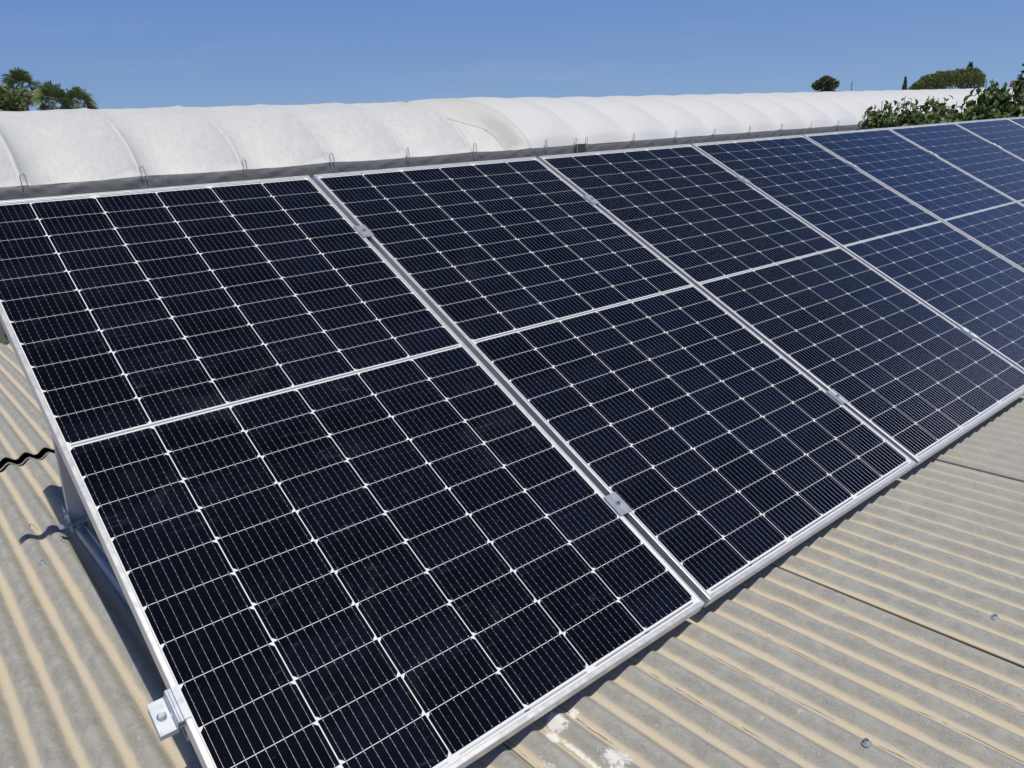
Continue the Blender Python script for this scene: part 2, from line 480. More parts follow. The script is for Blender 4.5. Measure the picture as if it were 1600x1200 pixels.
# roof screws with washers (parts of the sheet they hold)
scr = MB()
scr.cyl((0, 0, -.002), (0, 0, 1), .0100, .0030, 14, 0, .0092)
scr.cyl((0, 0, .001), (0, 0, 1), .0052, .0062, 6, 1)
spots = [(1.080, -2.281), (1.615, -2.297), (.008, -.187), (.249, 1.303), (2.03, -2.25), (2.56, -2.27), (3.02, -2.26), (3.55, -2.28), (4.1, -2.25), (4.7, -2.27),
         (-.21, -.19), (.31, 3.03), (-.29, 1.30), (.70, 1.30)]
scr0 = None
for (x, a) in spots:
    kx = round((x - XV - PITCH / 2) / PITCH); x = XV + PITCH / 2 + kx * PITCH
    row = 'A' if a < .9 else ('B' if a < 2.9 else 'B')
    k = max(i for i, e in enumerate(edges) if e <= x)
    par = SHEETS[(row, k)]
    t = x - edges[k]
    h = (0 if row == 'A' else -.012) + corr(x) + (.0034 if edges[k] > 1 else .0042) * max(0, 1 - t / .22) ** 1.5 + .002
    if scr0 is None: scr0 = scr.build('roof_screw', [M_zinc, M_bolt], par); o = scr0
    else: o = scr0.copy(); col.objects.link(o); o.parent = par
    o.location = (x, a, h); o.rotation_euler = (0.05, .08, x * 3)

# ------------------------------------------------------------------ solar panels
def make_panel():
    root = empty('solar_panel')
    W, H, LIP = PW, PH, .0115
    # frame : mitred hollow profile ; local x = across, y = up the slope, z = normal (0 = top face)
    fr = MB()
    prof = [(0, -PT), (0, -.0015), (.0012, 0), (LIP - .0008, 0), (LIP, -.0008), (LIP, -.0036), (.0045, -.0036), (.0045, -PT + .002), (.022, -PT + .002), (.022, -PT)]
    def ring(d, z): return [(d, d, z), (W - d, d, z), (W - d, H - d, z), (d, H - d, z)]
    rings = [ring(d, z) for d, z in prof]
    b = len(fr.v)
    for r in rings: fr.v += r
    n = len(prof)
    for i in range(n):
        i2 = (i + 1) % n
        for j in range(4):
            j2 = (j + 1) % 4
            fr.f.append((b + i*4 + j, b + i*4 + j2, b + i2*4 + j2, b + i2*4 + j)); fr.m.append(0)
    # fine groove line in the lip face, as extruded frames have
    frame = fr.build('frame', M_alu, root)
    bv = frame.modifiers.new('edge', 'BEVEL'); bv.width = .0006; bv.segments = 1; bv.limit_method = 'ANGLE'
    # laminate : white backsheet, cells, wires
    la = MB()
    zb = -.0034
    la.box(.004, W - .004, .004, H - .004, zb - .0036, zb, 1)
    CW, CH = .1821, .0908
    GX = .0025; px = CW + GX
    mx = (W - (6 * CW + 5 * GX)) / 2
    py = CH + .00155
    zc = zb + .0004; zw = zc + .0002
    top0 = .0250                                    # v of the first cell row
    mid = .0150
    ch = .0085
    wires = MB()
    for half in (0, 1):
        v0 = top0 + half * (11 * py - .00155 + mid)
        for r in range(11):
            va = v0 + r * py; vb = va + CH
            y1 = H - va; y0 = H - vb
            for c in range(6):
                xa = mx + c * px; xb = xa + CW
                low = (c % 2 == 0) ^ (half == 1)     # which long side carries the cut corners
                if low: pts = [(xa + ch, y0, zc), (xb - ch, y0, zc), (xb, y0 + ch, zc), (xb, y1, zc), (xa, y1, zc), (xa, y0 + ch, zc)]
                else:   pts = [(xa, y0, zc), (xb, y0, zc), (xb, y1 - ch, zc), (xb - ch, y1, zc), (xa + ch, y1, zc), (xa, y1 - ch, zc)]
                la.face(pts, 0)
                for q in range(10):
                    x = xa + CW * (q + .5) / 10
                    hw = .00030; zt = zc + .00030
                    ya, yb_ = y0 - .0007, y1 + .0007
                    rows = [[(x - hw, y, zc + .00004), (x - hw * .55, y, zt), (x + hw * .55, y, zt), (x + hw, y, zc + .00004)] for y in (ya, yb_)]
                    la.grid(rows, 2)
                    for kk in range(6):
                        yy = y0 + .004 + (CH - .008) * kk / 5
                        e = kk in (0, 5)
                        sx, sy = (.00075, .0009) if e else (.00042, .0008)
                        la.face([(x - sx, yy - sy, zt + .00006), (x + sx, yy - sy, zt + .00006), (x + sx, yy + sy, zt + .00006), (x - sx, yy + sy, zt + .00006)], 3)
    # bus ribbons : lower and upper margin, centre strip
    for c in range(0, 6):
        xa = mx + c * px + .012; xb = mx + c * px + CW - .012
        if c % 2 == 0: xb += .02
        else: xa -= .02
        la.box(xa, xb, .0160, .0200, zc - .0001, zc + .0002, 4)
        la.box(xa, xb, H - .0196, H - .0158, zc - .0001, zc + .0002, 4)
    vm = top0 + 11 * py - .00155 + mid / 2
    la.box(mx + .006, W - mx - .006, H - vm - .0024, H - vm + .0024, zc - .0001, zc + .0002, 4)
    la.build('glass_laminate', [M_cell, M_back, M_wire, M_pad, M_ribbon], root)
    for x in (.25, .567, .884):
        jb = MB(); jb.box(x - .03, x + .03, PH / 2 - .05, PH / 2 + .05, -.030, -.0072, 0); jb.build('junction_box', M_black, root)
    return root
M_pad = glassy('solder_pad', (.62, .63, .64), .5, 0)
ORD = ['first', 'second', 'third', 'fourth', 'fifth', 'sixth', 'seventh', 'eighth', 'ninth', 'tenth', 'eleventh']
pan0 = make_panel()
rp = random.Random(5)
for k in range(NPANEL):
    o = pan0 if k == 0 else copy_tree(pan0)
    o.location = pw(k * (PW + GAP), PH, 0 + (0 if k == 0 else rp.uniform(-.0012, .0012)))
    o.rotation_euler = (T, 0, 0)
    lab = {0: 'large black solar panel nearest the camera, at the left end of the row',
           NPANEL - 1: 'farthest dark blue solar panel at the right end of the row'}.get(k,
           '%s black solar panel counted from the left end of the row' % ORD[k])
    tag(o, lab, 'solar panel', 'solar panels tilted in one row on the roof')

# ------------------------------------------------------------------ rails, triangles, clamps
XEND = NPANEL * (PW + GAP) + .04
def rail(v, label, xa=.004):
    r = empty('mounting_rail', pw(0, v, -PT), (T, 0, 0))
    # slotted square channel, local y up-slope, z normal, top at z=0
    mb = MB()
    hw, d, wl = .020, .040, .0022
    prof = [(-hw, -d), (hw, -d), (hw, 0), (.006, 0), (.006, -.008), (.006 + wl, -.008), (hw - wl, -wl), (hw - wl, -d + wl), (-hw + wl, -d + wl), (-hw + wl, -wl), (-.006 - wl, -.008), (-.006, -.008), (-.006, 0), (-hw, 0)]
    xb = XEND
    mb.grid([[(xa, y, z) for y, z in prof], [(xb, y, z) for y, z in prof]], 0, True)
    o = mb.build('channel', M_mill, r)
    # end faces (wall thickness) left as toothed rims
    for x in (xa, xb):
        mb = MB()
        n = 9
        for i in range(n):
            y = -hw + (2 * hw) * i / n
            mb.box(x - .0018, x, y, y + hw * 1.1 / n, -d, -d + .003, 0)
            mb.box(x - .0018, x, -hw, -hw + .003, -d + d * i / n, -d + d * (i + .6) / n, 0)
        mb.build('cut_end', M_mill, r)
    tag(r, label, 'rail', 'mounting rails under the panels')
    return r
rail(.400, 'upper aluminium channel rail running under the top of the solar panels', -.125)
rail(1.755, 'lower aluminium channel rail under the solar panels, its cut end beside the near clamp')

# triangular supports
def make_triangle():
    t = empty('support_triangle')
    # local coords: x across, y along roof (r), z roof normal
    # panel underside in roof coords
    def loc(v, n):
        P = pw(0, v, n) - Vector((0, 0, GZ))
        return P.dot(RV), P.dot(RN) - H0
    base_h = .011; BH = .024
    a_lo, h_lo = loc(2.06, -PT)
    a_up, h_up = loc(.36, -PT - .040)
    mb = MB()
    aF = a_lo + .05; aR = .050
    for dx in (-.0150, .0125):
        mb.box(dx, dx + .0025, aF, aR, base_h, base_h + BH, 0)
    mb.box(-.0125, .0125, aF, aR, base_h, base_h + .003, 0)
    mb.box(-.0125, -.009, aF, aR, base_h + BH - .003, base_h + BH, 0); mb.box(.009, .0125, aF, aR, base_h + BH - .003, base_h + BH, 0)
    mb.build('base_rail', M_alu, t)
    # sloping rail under the panel
    a1, h1 = loc(1.72, -PT - .041); a2, h2 = loc(.20, -PT - .041)
    dirv = Vector((0, a2 - a1, h2 - h1)).normalized(); nv = Vector((0, -dirv.z, dirv.y))
    mb = MB()
    Mx = Matrix(((1, 0, 0, 0), (0, dirv.y, nv.y, a1), (0, dirv.z, nv.z, h1), (0, 0, 0, 1)))
    L = math.hypot(a2 - a1, h2 - h1)
    for dx in (-.0205, .0165): mb.box(dx, dx + .004, 0, L, -.040, 0, 0, Mx)
    mb.box(-.0165, .0165, 0, L, -.004, 0, 0, Mx)
    mb.build('sloping_rail', M_alu, t)
    # rear leg (channel, its web faces sideways)
    aB, hB = .015, base_h + BH; aT, hT = loc(.30, -PT - .075)
    d2 = Vector((0, aT - aB, hT - hB)); L2 = d2.length; d2.normalize(); n2 = Vector((0, d2.z, -d2.y))
    Mx = Matrix(((1, 0, 0, 0), (0, n2.y, d2.y, aB), (0, n2.z, d2.z, hB), (0, 0, 0, 1)))
    mb = MB()
    mb.box(-.0205, -.0175, -.032, .0, 0, L2, 0, Mx)
    mb.box(-.0175, .030, -.003, .0, 0, L2, 0, Mx); mb.box(-.0175, .030, -.032, -.029, 0, L2, 0, Mx)
    mb.build('rear_leg', M_mill, t)
    # foot : angle plates, bolts
    mb = MB()
    mb.box(-.0255, -.0210, aB - .06, aB + .03, base_h + .004, base_h + .075, 0)
    mb.box(.0210, .0255, aB - .06, aB + .03, base_h + .004, base_h + .075, 0)
    mb.box(-.06, .10, aB - .075, aB - .045, base_h + .037, base_h + .041, 0)
    ft = mb.build('foot_plate', M_zinc, t)
    for (a, h) in ((aB - .045, .03), (aB + .012, .03), (aB - .02, .065)):
        mb = MB()
        mb.cyl((-.0255, a, base_h + h), (-1, 0, 0), .0065, .006, 6)
        mb.cyl((-.0315, a, base_h + h), (-1, 0, 0), .0035, .010, 8)
        mb.build('bolt', M_bolt, ft)
    mb = MB()
    mb.cyl((.0, aR - .02, base_h + BH), (0, 0, 1), .0035, .045, 8); mb.cyl((.0, aR - .02, base_h + .037), (0, 0, 1), .008, .006, 6)
    mb.build('bolt', M_bolt, ft)
    return t
tri0 = make_triangle()
TX = .118
for k in range(8):
    o = tri0 if k == 0 else copy_tree(tri0)
    o.location = rf(TX + 1.50 * k, 0, 0); o.rotation_euler = (-S, 0, 0)
    lab = 'aluminium support triangle under the open left edge of the nearest panel' if k == 0 else \
          '%s aluminium support triangle from the left, hidden beneath the panel row' % ORD[k]
    tag(o, lab, 'support', 'support triangles under the panels')

# clamps
def make_mid():
    r = empty('mid_clamp')
    mb = MB(); L = .035; W2 = .0225
    prof = [(-W2, .0), (-W2, .0028), (-.0078, .0028), (-.0060, .0012), (.0060, .0012), (.0078, .0028), (W2, .0028), (W2, 0), (.0098, 0), (.0098, -.022), (.0078, -.022), (.0078, -.0008), (-.0078, -.0008), (-.0078, -.022), (-.0098, -.022), (-.0098, 0)]
    mb.grid([[(x, -L, z + .0003) for x, z in prof], [(x, L, z + .0003) for x, z in prof]], 0, True)
    for y, s in ((-L, 1), (L, -1)):
        q = [(x, y, z + .0003) for x, z in prof]
        for a, b_, c_, d_ in ((0, 1, 2, 15), (15, 2, 3, 12), (12, 3, 4, 11), (11, 4, 5, 8), (8, 5, 6, 7)):
            mb.face([q[a], q[b_], q[c_], q[d_]])
        mb.face([q[12], q[13], q[14], q[15]]); mb.face([q[8], q[9], q[10], q[11]])
    body = mb.build('clamp_body', M_zinc, r)
    mb = MB()
    mb.cyl((0, 0, .0010), (0, 0, 1), .0072, .0014, 14); 
    # socket head: ring with a dark recess
    n = 12
    ro = [(.0056 * math.cos(2*PI*i/n), .0056 * math.sin(2*PI*i/n)) for i in range(n)]
    ri = [(.0032 * math.cos(2*PI*i/n), .0032 * math.sin(2*PI*i/n)) for i in range(n)]
    mb.grid([[(x, y, .0024) for x, y in ro], [(x, y, .0070) for x, y in ro], [(x, y, .0070) for x, y in ri], [(x, y, .0032) for x, y in ri]], 0, True)
    mb.face([(x, y, .0032) for x, y in ri], 1)
    mb.cyl((0, 0, -.05), (0, 0, 1), .004, .05, 8)
    mb.build('socket_bolt', [M_bolt, M_black], r)
    return r
mid0 = None
for k in range(NPANEL - 1):
    for v, nm in ((.400, 'upper'), (1.755, 'lower')):
        if mid0 is None: mid0 = make_mid(); o = mid0
        else: o = copy_tree(mid0)
        o.location = pw(k * (PW + GAP) + PW + GAP / 2, v + rp.uniform(-.004, .004), .0012)
        o.rotation_euler = (T, 0, 0)
        tag(o, '%s silver clamp bridging the gap between the %s and %s panels' % (nm, ORD[k], ORD[k + 1]), 'clamp', 'clamps bridging the gaps between panels')
# end clamps
def make_end():
    r = empty('end_clamp')
    mb = MB(); L = .034
    # local x: 0 = outer panel side; negative = outwards
    zt = .0038
    prof = [(.0105, .0006), (.0105, zt), (-.0005, zt), (-.0022, zt - .0012), (-.0068, zt - .0012), (-.0084, zt), (-.0112, zt), (-.0128, .0016), (-.0128, -.0150), (-.0150, -.0180), (-.043, -.0180), (-.043, -.0215), (-.0140, -.0215), (-.0008, -.0215), (-.0008, .0006)]
    n = len(prof)
    mb.grid([[(x, -L, z) for x, z in prof], [(x, L, z) for x, z in prof]], 0, True)
    for y in (-L, L):
        q = [(x, y, z) for x, z in prof]
        mb.face([q[0], q[1], q[2], q[3], q[14]]); mb.face([q[14], q[3], q[4], q[5], q[6], q[7]])
        mb.face([q[7], q[8], q[12], q[13], q[14]]); mb.face([q[8], q[9], q[12]]); mb.face([q[9], q[10], q[11], q[12]])
    mb.build('clamp_body', M_zinc, r)
    mb = MB()
    cx = -.0285
    mb.cyl((cx, 0, -.0180), (0, 0, 1), .0095, .0014, 20)
    mb.cyl((cx, 0, -.0166), (0, 0, 1), .0088, .0022, 20, 0, .0062)
    mb.cyl((cx, 0, -.0146), (0, 0, 1), .0060, .0056, 6)
    mb.cyl((cx, 0, -.0092), (0, 0, 1), .0035, .0022, 10)
    mb.cyl((cx, 0, -.05), (0, 0, 1), .0039, .032, 8)
    mb.build('flange_bolt', M_bolt, r)
    mb = MB(); mb.box(-.0425, -.0095, -.0310, .0310, -PT - .006, -.0217)
    mb.build('spacer_block', M_mill, r)
    cu = bpy.data.curves.new('stamp', 'FONT'); cu.body = '30'; cu.size = .0105; cu.align_x = 'CENTER'; cu.align_y = 'CENTER'; cu.extrude = .0002
    to = bpy.data.objects.new('stamp_tmp', cu); col.objects.link(to)
    dg = bpy.context.evaluated_depsgraph_get()
    me = bpy.data.meshes.new_from_object(to.evaluated_get(dg)); bpy.data.objects.remove(to)
    me.materials.clear(); me.materials.append(M_ink)
    so = bpy.data.objects.new('stamped_number', me); col.objects.link(so); so.parent = r
    so.location = (-.0066, -L - .0003, -.0085)
    so.rotation_euler = (PI / 2, 0, 0)
    return r
end0 = make_end()
end0.location = pw(0, 1.735, 0); end0.rotation_euler = (T, 0, 0)
tag(end0, 'stepped silver end clamp with hex bolt on the nearest panel, low on its left edge', 'clamp', 'end clamps at the ends of the row')
e2 = copy_tree(end0); e2.location = pw(0, .400, 0)
tag(e2, 'stepped silver end clamp high on the left edge of the nearest panel', 'clamp', 'end clamps at the ends of the row')
for v, nm in ((1.755, 'low'), (.40, 'high')):
    e3 = copy_tree(end0); e3.location = pw(NPANEL * (PW + GAP) - GAP, v, 0); e3.rotation_mode = 'XYZ'
    e3.matrix_world = Matrix.Translation(pw(NPANEL * (PW + GAP) - GAP, v, 0)) @ Matrix.Rotation(T, 4, 'X') @ Matrix.Rotation(PI, 4, 'Z')
    tag(e3, 'stepped silver end clamp %s on the right edge of the farthest panel' % nm, 'clamp', 'end clamps at the ends of the row')

# dry twigs on the roof by the near support
def twig(pts, label):
    mb = MB(); mb.tube([rf(*p) for p in pts], .0012, 5, 0, .0006)
    o = mb.build('dry_twig', M_bark, None, True)
    tag(o, label, 'twig', 'dry twigs on the roof')
twig([(-.005, .135, .012), (-.004, .118, .028), (.000, .100, .034), (.008, .085, .022), (.012, .072, .014)], 'short arched dry twig standing on the sunlit roof beside the shadow of the rail')
twig([(.075, -.040, .014), (.066, -.050, .026), (.056, -.052, .030), (.050, -.066, .020), (.060, -.085, .012)], 'curled dark twig at the shadow edge by the support foot')

# ------------------------------------------------------------------ greenhouse
GS = 16.3                                       # metres to the gutter line from the camera
def gx(s): return EYE.x + GS * s
def gp(dy, z):
    q = RL @ Vector((0, 1 + dy, z)) * GS
    return EYE.y + q.y, EYE.z + q.z
half = [(0, -.1088), (.0060, -.0985), (.0135, -.0900), (.034, -.0740), (.061, -.0605), (.093, -.0495), (.13, -.0425), (.165, -.0392), (.206, -.0380)]
def catmull(P, n):
    out = []
    for i in range(len(P) - 1):
        p0 = P[max(i-1, 0)]; p1 = P[i]; p2 = P[i+1]; p3 = P[min(i+2, len(P)-1)]
        for k in range(n):
            t = k / n
            out.append(tuple(.5 * (2*b + (c - a) * t + (2*a - 5*b + 4*c - d) * t*t + (3*b - a - 3*c + d) * t**3) for a, b, c, d in zip(p0, p1, p2, p3)))
    out.append(P[-1]); return out
hp = catmull(half, 4)
hp = [gp(y, z) for y, z in hp]
PROF = hp + [(2 * hp[-1][0] - y, z) for y, z in reversed(hp[:-1])]
NRM = []
for i in range(len(PROF)):
    a = PROF[max(i-1, 0)]; b = PROF[min(i+1, len(PROF)-1)]
    d = math.hypot(b[0]-a[0], b[1]-a[1]); NRM.append((-(b[1]-a[1]) / d, (b[0]-a[0]) / d))
gh = empty('greenhouse', (gx(.9), EYE.y + GS * 1.2, 0))
tag(gh, 'long white plastic tunnel greenhouse with grey side sheet behind the panels', 'greenhouse')
def part(mb, name, mats, smooth=True, parent=gh):
    o = mb.build(name, mats, None, smooth)
    o.parent = parent
    ml = Matrix.Translation(-gh.location) if parent is gh else Matrix.Identity(4)
    for v in o.data.vertices: v.co = ml @ v.co
    return o
S0, DS = .163, .1225
def film(xa, xb, sagf, mats, off=0.0, name='film_cover', step=.10, rag=None):
    mb = MB(); n = max(2, int((xb - xa) / step)); rows = []
    for i in range(n + 1):
        x = xa + (xb - xa) * i / n
        row = []
        for j, ((y, z), (ny, nz)) in enumerate(zip(PROF, NRM)):
            t = j / (len(PROF) - 1)
            d = off + sagf(x, t)
            row.append((x, y + ny * d, z + nz * d))
        rows.append(row)
    mb.grid(rows)
    return part(mb, name, mats)
def ph(x): return ((x - gx(S0)) / (GS * DS)) % 1.0
def sag_sharp(x, t):
    p = ph(x); env = min(1, t * 15, (1 - t) * 15)
    e2_ = env * (.04 + .96 * min(1, abs(t - .5) / .26) ** .95)
    q = p ** .72
    a = -.62 * (1 - abs(2 * q - 1) ** 1.8) * e2_
    rib = .018 * math.exp(-(min(p, 1 - p) / .022) ** 2) * env
    return a + rib + .004 * math.sin(x * 5 + t * 40) + .004 * math.sin(x * 13 - t * 60)
def sag_soft(x, t):
    p = ph(x); env = min(1, t * 4.5, (1 - t) * 4.5)
    q = abs(math.sin(PI * p)) ** .9
    e2_ = env * (.22 + .78 * min(1, abs(t - .5) / .25) ** 1.2)
    return (.20 * q - .14) * e2_
XL, XR = gx(-.45), gx(3.9)
XJ = gx(.893)
film(XL, XJ - .55, sag_sharp, M_film, 0.0, 'film_cover', .05)
# end of the dusty film beneath the cream overlap
film(XJ - .55, XJ, lambda x, t: sag_sharp(x, t) - .03, M_film, 0, 'film_cover', .095)
def sag_right(x, t):
    return sag_soft(x, t) + .02 + .05 * math.sin(PI * min(1, max(0, t))) * math.exp(-((x - XJ) / 3.0) ** 2)
mbx = MB(); rows = []
for i in range(25):
    p = i / 24; row = []
    for j, ((y, z), (ny, nz)) in enumerate(zip(PROF, NRM)):
        t = j / (len(PROF) - 1)
        # the free edge of the overlap sweeps back towards the ridge
        sweep = min(.54 + 1.5 * max(0, min(1, (t - .24) / .22)) ** 1.4, 2.1)
        x = XJ + .06 - sweep * (1 - p)
        lo_ = sag_sharp(x, t) + (.008 if x < XJ - .55 else -.020)
        hi_ = sag_right(max(x, XJ), t) + .022
        q = p ** 2 * (3 - 2 * p)
        d = lo_ * (1 - q) + hi_ * q + .020 * math.sin(PI * p) ** 2 * math.sin(PI * t) + .008 * math.sin(p * 7 + t * 11) * math.sin(PI * p)
        d = max(d, lo_)
        row.append((x, y + ny * d, z + nz * d))
    rows.append(row)
mbx.grid(rows)
part(mbx, 'film_overlap', M_beige)
film(XJ, XR, sag_right, M_film2, 0, 'film_cover', .08)
# gable ends
for xe, nm in ((XL, 0), (XR, 1)):
    mb = MB(); mb.face([(xe, y, z) for y, z in PROF] + [(xe, PROF[-1][0], 0), (xe, PROF[0][0], 0)])
    part(mb, 'gable_sheet', M_film, False)
# far side wall
mb = MB(); mb.face([(XL, PROF[-1][0], 0), (XR, PROF[-1][0], 0), (XR, PROF[-1][0], PROF[-1][1] + .05), (XL, PROF[-1][0], PROF[-1][1] + .05)])
part(mb, 'rear_sheet', M_film, False)
# grey side sheet with a rolled, wrinkled upper edge
y0, z0 = PROF[0]
mb = MB(); rows = []
hs = [0, .02, .05, .09, .14, .2, .28, .38, .5, .8, 1.3, 2.0, z0]
rw = random.Random(2)
nx = int((XR - XL) / .07)
for d in hs:
    row = []
    for i in range(nx + 1):
        x = XL + (XR - XL) * i / nx; p = ph(x)
        pull = math.exp(-(min(p, 1 - p) / .12) ** 2)
        wr = .012 * math.sin(x * 9 + d * 22) * math.sin(x * 2.3 + 1) + .010 * math.sin(x * 17 - d * 30) * (.4 + .6 * pull)
        sagz = -.018 * (1 - (2 * p - 1) ** 2) + .010 * math.sin(x * 1.7)
        bulge = .03 * math.sin(min(1, d / .1) * PI / 2)
        row.append((x, y0 - .02 - bulge + wr * min(1, d / .05), max(0, z0 + .02 - d + sagz * max(0, 1 - d / 1.0))))
    rows.append(row)
mb.grid(rows)
part(mb, 'side_sheet', M_curtain)
# dark folded piece
mb = MB(); xs0 = gx(.992)
rows = [[(xs0 + .42 * i / 8, y0 - .085 - .012 * math.sin(i * 1.3 + d), z0 + .035 - d * .75) for i in range(9)] for d in (0, .2, .5, .9)]
mb.grid(rows)
part(mb, 'dark_patch', M_darkpatch)
# wire hooks along the edge
hooks_s = [S0 + DS * k for k in range(-3, 20)] + [.995]
hooks_s[6 + 0 + 3] = S0 + DS * 6
hk0 = None
for s in hooks_s:
    lean = .30 if s < .25 else (.12 if s < .5 else (.05 if s < .8 else 0))
    if s == hooks_s[9]: s = .926
    if hk0 is None:
        mb = MB(); r = .046; pts = [(-r, 0, -.10)]
        pts += [(-r, 0, .10)] + [(-r * math.cos(PI * i / 8), 0, .10 + r * math.sin(PI * i / 8)) for i in range(1, 8)] + [(r, 0, .10), (r, -.01, -.05), (r * .8, -.015, -.10), (r, -.012, -.16), (r, 0, -.42)]
        mb.tube(pts, .0088, 6)
        hk0 = mb.build('wire_hook', M_hook, gh, True); o = hk0
    else:
        o = hk0.copy(); col.objects.link(o); o.parent = gh
    o.location = Vector((gx(s), y0 - .075, z0 + .07)) - gh.location
    o.rotation_euler = (rw.uniform(-.1, .1), -lean * .45 + rw.uniform(-.07, .07), .3 + rw.uniform(-.35, .35))
    o.scale = (rw.uniform(.9, 1.1), 1, rw.uniform(.88, 1.08))

# ------------------------------------------------------------------ vegetation
def dirv(az, el):
    a = math.radians(az); e = math.radians(el)
    return Vector((math.sin(a) * math.cos(e), math.cos(a) * math.cos(e), math.sin(e)))
def rise(az, el):
    d = RL @ dirv(az, el); return d.z / math.hypot(d.x, d.y)
def at(az, dist, z=0):
    d = dirv(az, 0); return Vector((EYE.x + d.x * dist, EYE.y + d.y * dist, z))
def leaf(mb, p, d, up, L, Wd, curl, rnd, m=0):
    """one drooping, folded leaf from p in direction d"""
    d = d.normalized(); side = d.cross(up)
    if side.length < 1e-3: side = Vector((1, 0, 0))
    side.normalize(); nrm = side.cross(d).normalized()
    b = len(mb.v); q = Vector(p); dd = d.copy()
    wd = [.02, .62, .95, .70, .0]
    n = 4
    for i in range(n + 1):
        hw = Wd * .5 * wd[i] if i < n else .002
        fold = nrm * (hw * .45)
        mb.v += [tuple(q - side * hw + fold), tuple(q), tuple(q + side * hw + fold)]
        rot = Matrix.Rotation(-curl / n, 3, side)
        dd = rot @ dd; nrm = rot @ nrm
        q = q + dd * (L / n)
    for i in range(n):
        a = b + i * 3
        mb.f += [(a, a + 1, a + 4, a + 3), (a + 1, a + 2, a + 5, a + 4)]; mb.m += [m, m]
def mulberry(base, shoots, label, seed, group, lo=1.2):
    R = random.Random(seed)
    root = empty('mulberry_tree', base)
    tr = MB(); cr = MB()
    tr.tube([(0, 0, 0), (.03, .02, lo * .5), (0, 0, lo)], .13, 9, 0, .09)
    for (dx, dy, zt) in shoots:
        st = Vector((dx * .15, dy * .15, lo - .1)); en = Vector((dx, dy, zt - base[2]))
        pts = []
        for i in range(9):
            t = i / 8
            pts.append(st.lerp(en, t) + Vector((dx * .25 * math.sin(PI * t), dy * .2 * math.sin(PI * t), 0)) * .6 + Vector((R.uniform(-.03, .03), R.uniform(-.03, .03), 0)))
        tr.tube(pts, .032, 5, 0, .006)
        n = 150
        for i in range(n):
            t = 1 - .62 * (i / n) ** .85
            k = min(7, int(t * 8)); f = t * 8 - k
            q = pts[k].lerp(pts[k + 1], f)
            rad = .05 + .36 * min(1, (1 - t) * 5.0) * R.random() ** .6
            a = R.uniform(0, 2 * PI)
            outd = Vector((math.cos(a), math.sin(a), 0))
            d = outd * R.uniform(.5, 1.0) + Vector((0, 0, R.uniform(-.5, .55)))
            sz = R.uniform(.11, .25) * (.75 if t > .96 else 1)
            leaf(cr, q + outd * rad * .9 + Vector((0, 0, R.uniform(-.1, .05))), d, Vector((0, 0, 1)), sz, sz * .62, R.uniform(.9, 2.4), R)
    tr.build('trunk', M_bark, root, True)
    cr.build('crown', M_leaf, root, False)
    tag(root, label, 'tree', group)
    return root
def row_shoots(ctr, tops, dist_c, seed):
    """tops: (azimuth, elevation of the tip, distance)"""
    R = random.Random(seed); out = []
    for az, el, di in tops:
        p = at(az, di); z = EYE.z + di * rise(az, el)
        out.append((p.x - ctr.x, p.y - ctr.y, z))
    a0 = min(t[0] for t in tops); a1 = max(t[0] for t in tops)
    for i in range(int((a1 - a0) * 7)):
        az = R.uniform(a0 - .1, a1 + .1); near = sorted(tops, key=lambda t: abs(t[0] - az))[:2]
        el = min(t[1] for t in near) - R.uniform(.12, .55); di = R.uniform(16.9, 18.1)
        p = at(az, di); out.append((p.x - ctr.x, p.y - ctr.y, EYE.z + di * rise(az, el)))
    return out
G_M = 'broad leaved trees behind the right end of the panels'
cA = at(65.2, 17.6)
mulberry(cA, row_shoots(cA, [(63.70, -1.98, 17.6), (64.00, -1.55, 17.2), (64.45, -1.35, 17.9), (64.9, -1.40, 17.2), (65.3, -1.38, 18.1), (65.70, -1.05, 17.5), (66.1, -1.35, 17.9), (64.8, -1.9, 16.8), (65.6, -1.8, 16.9), (66.2, -1.9, 16.9), (66.4,-1.75,17.6)], 0, 1),
         'low leafy tree with drooping leaves at the left end of the green row', 11, G_M)
cB = at(67.4, 17.6)
mulberry(cB, row_shoots(cB, [(66.7, -1.75, 17.3), (66.95, -1.35, 17.8), (67.25, -1.05, 17.6), (67.55, -1.15, 17.2), (67.85, -1.1, 17.9), (68.2, -1.65, 17.4), (68.6, -1.32, 17.7), (68.9, -1.55, 17.3), (67.5, -1.9, 16.8), (68.4, -2.0, 16.8)], 0, 2),
         'middle leafy tree of the green row, its shoots leaving gaps of white tunnel', 12, G_M)
cC = at(70.6, 17.8)
mulberry(cC, row_shoots(cC, [(69.35, -1.20, 17.5), (69.7, -.55, 17.9), (70.0, -.20, 17.5), (70.3, -.08, 17.9), (70.6, -.35, 17.3), (70.95, -.22, 17.8), (71.3, -.6, 17.4), (71.6, -.1, 18), (71.9, .3, 17.5), (72.3, .2, 18), (72.7, -.2, 17.5), (69.9, -1.4, 16.9), (70.7, -1.3, 16.9), (71.5, -1.3, 16.9), (72.2, -1.1, 16.9), (73.2, -.5, 17.6)], 0, 3),
         'tallest leafy tree of the green row, at the right edge of the picture', 13, G_M)
cD = at(74.6, 17.8)
mulberry(cD, row_shoots(cD, [(73.6, -.4, 17.6), (74.0, -.2, 17.9), (74.6, -.3, 17.4), (75.2, -.5, 17.9), (74.9, -.9, 17.2), (75.8, -.6, 17.8)], 0, 4),
         'leafy tree beyond the right end of the row, outside the picture', 14, G_M)

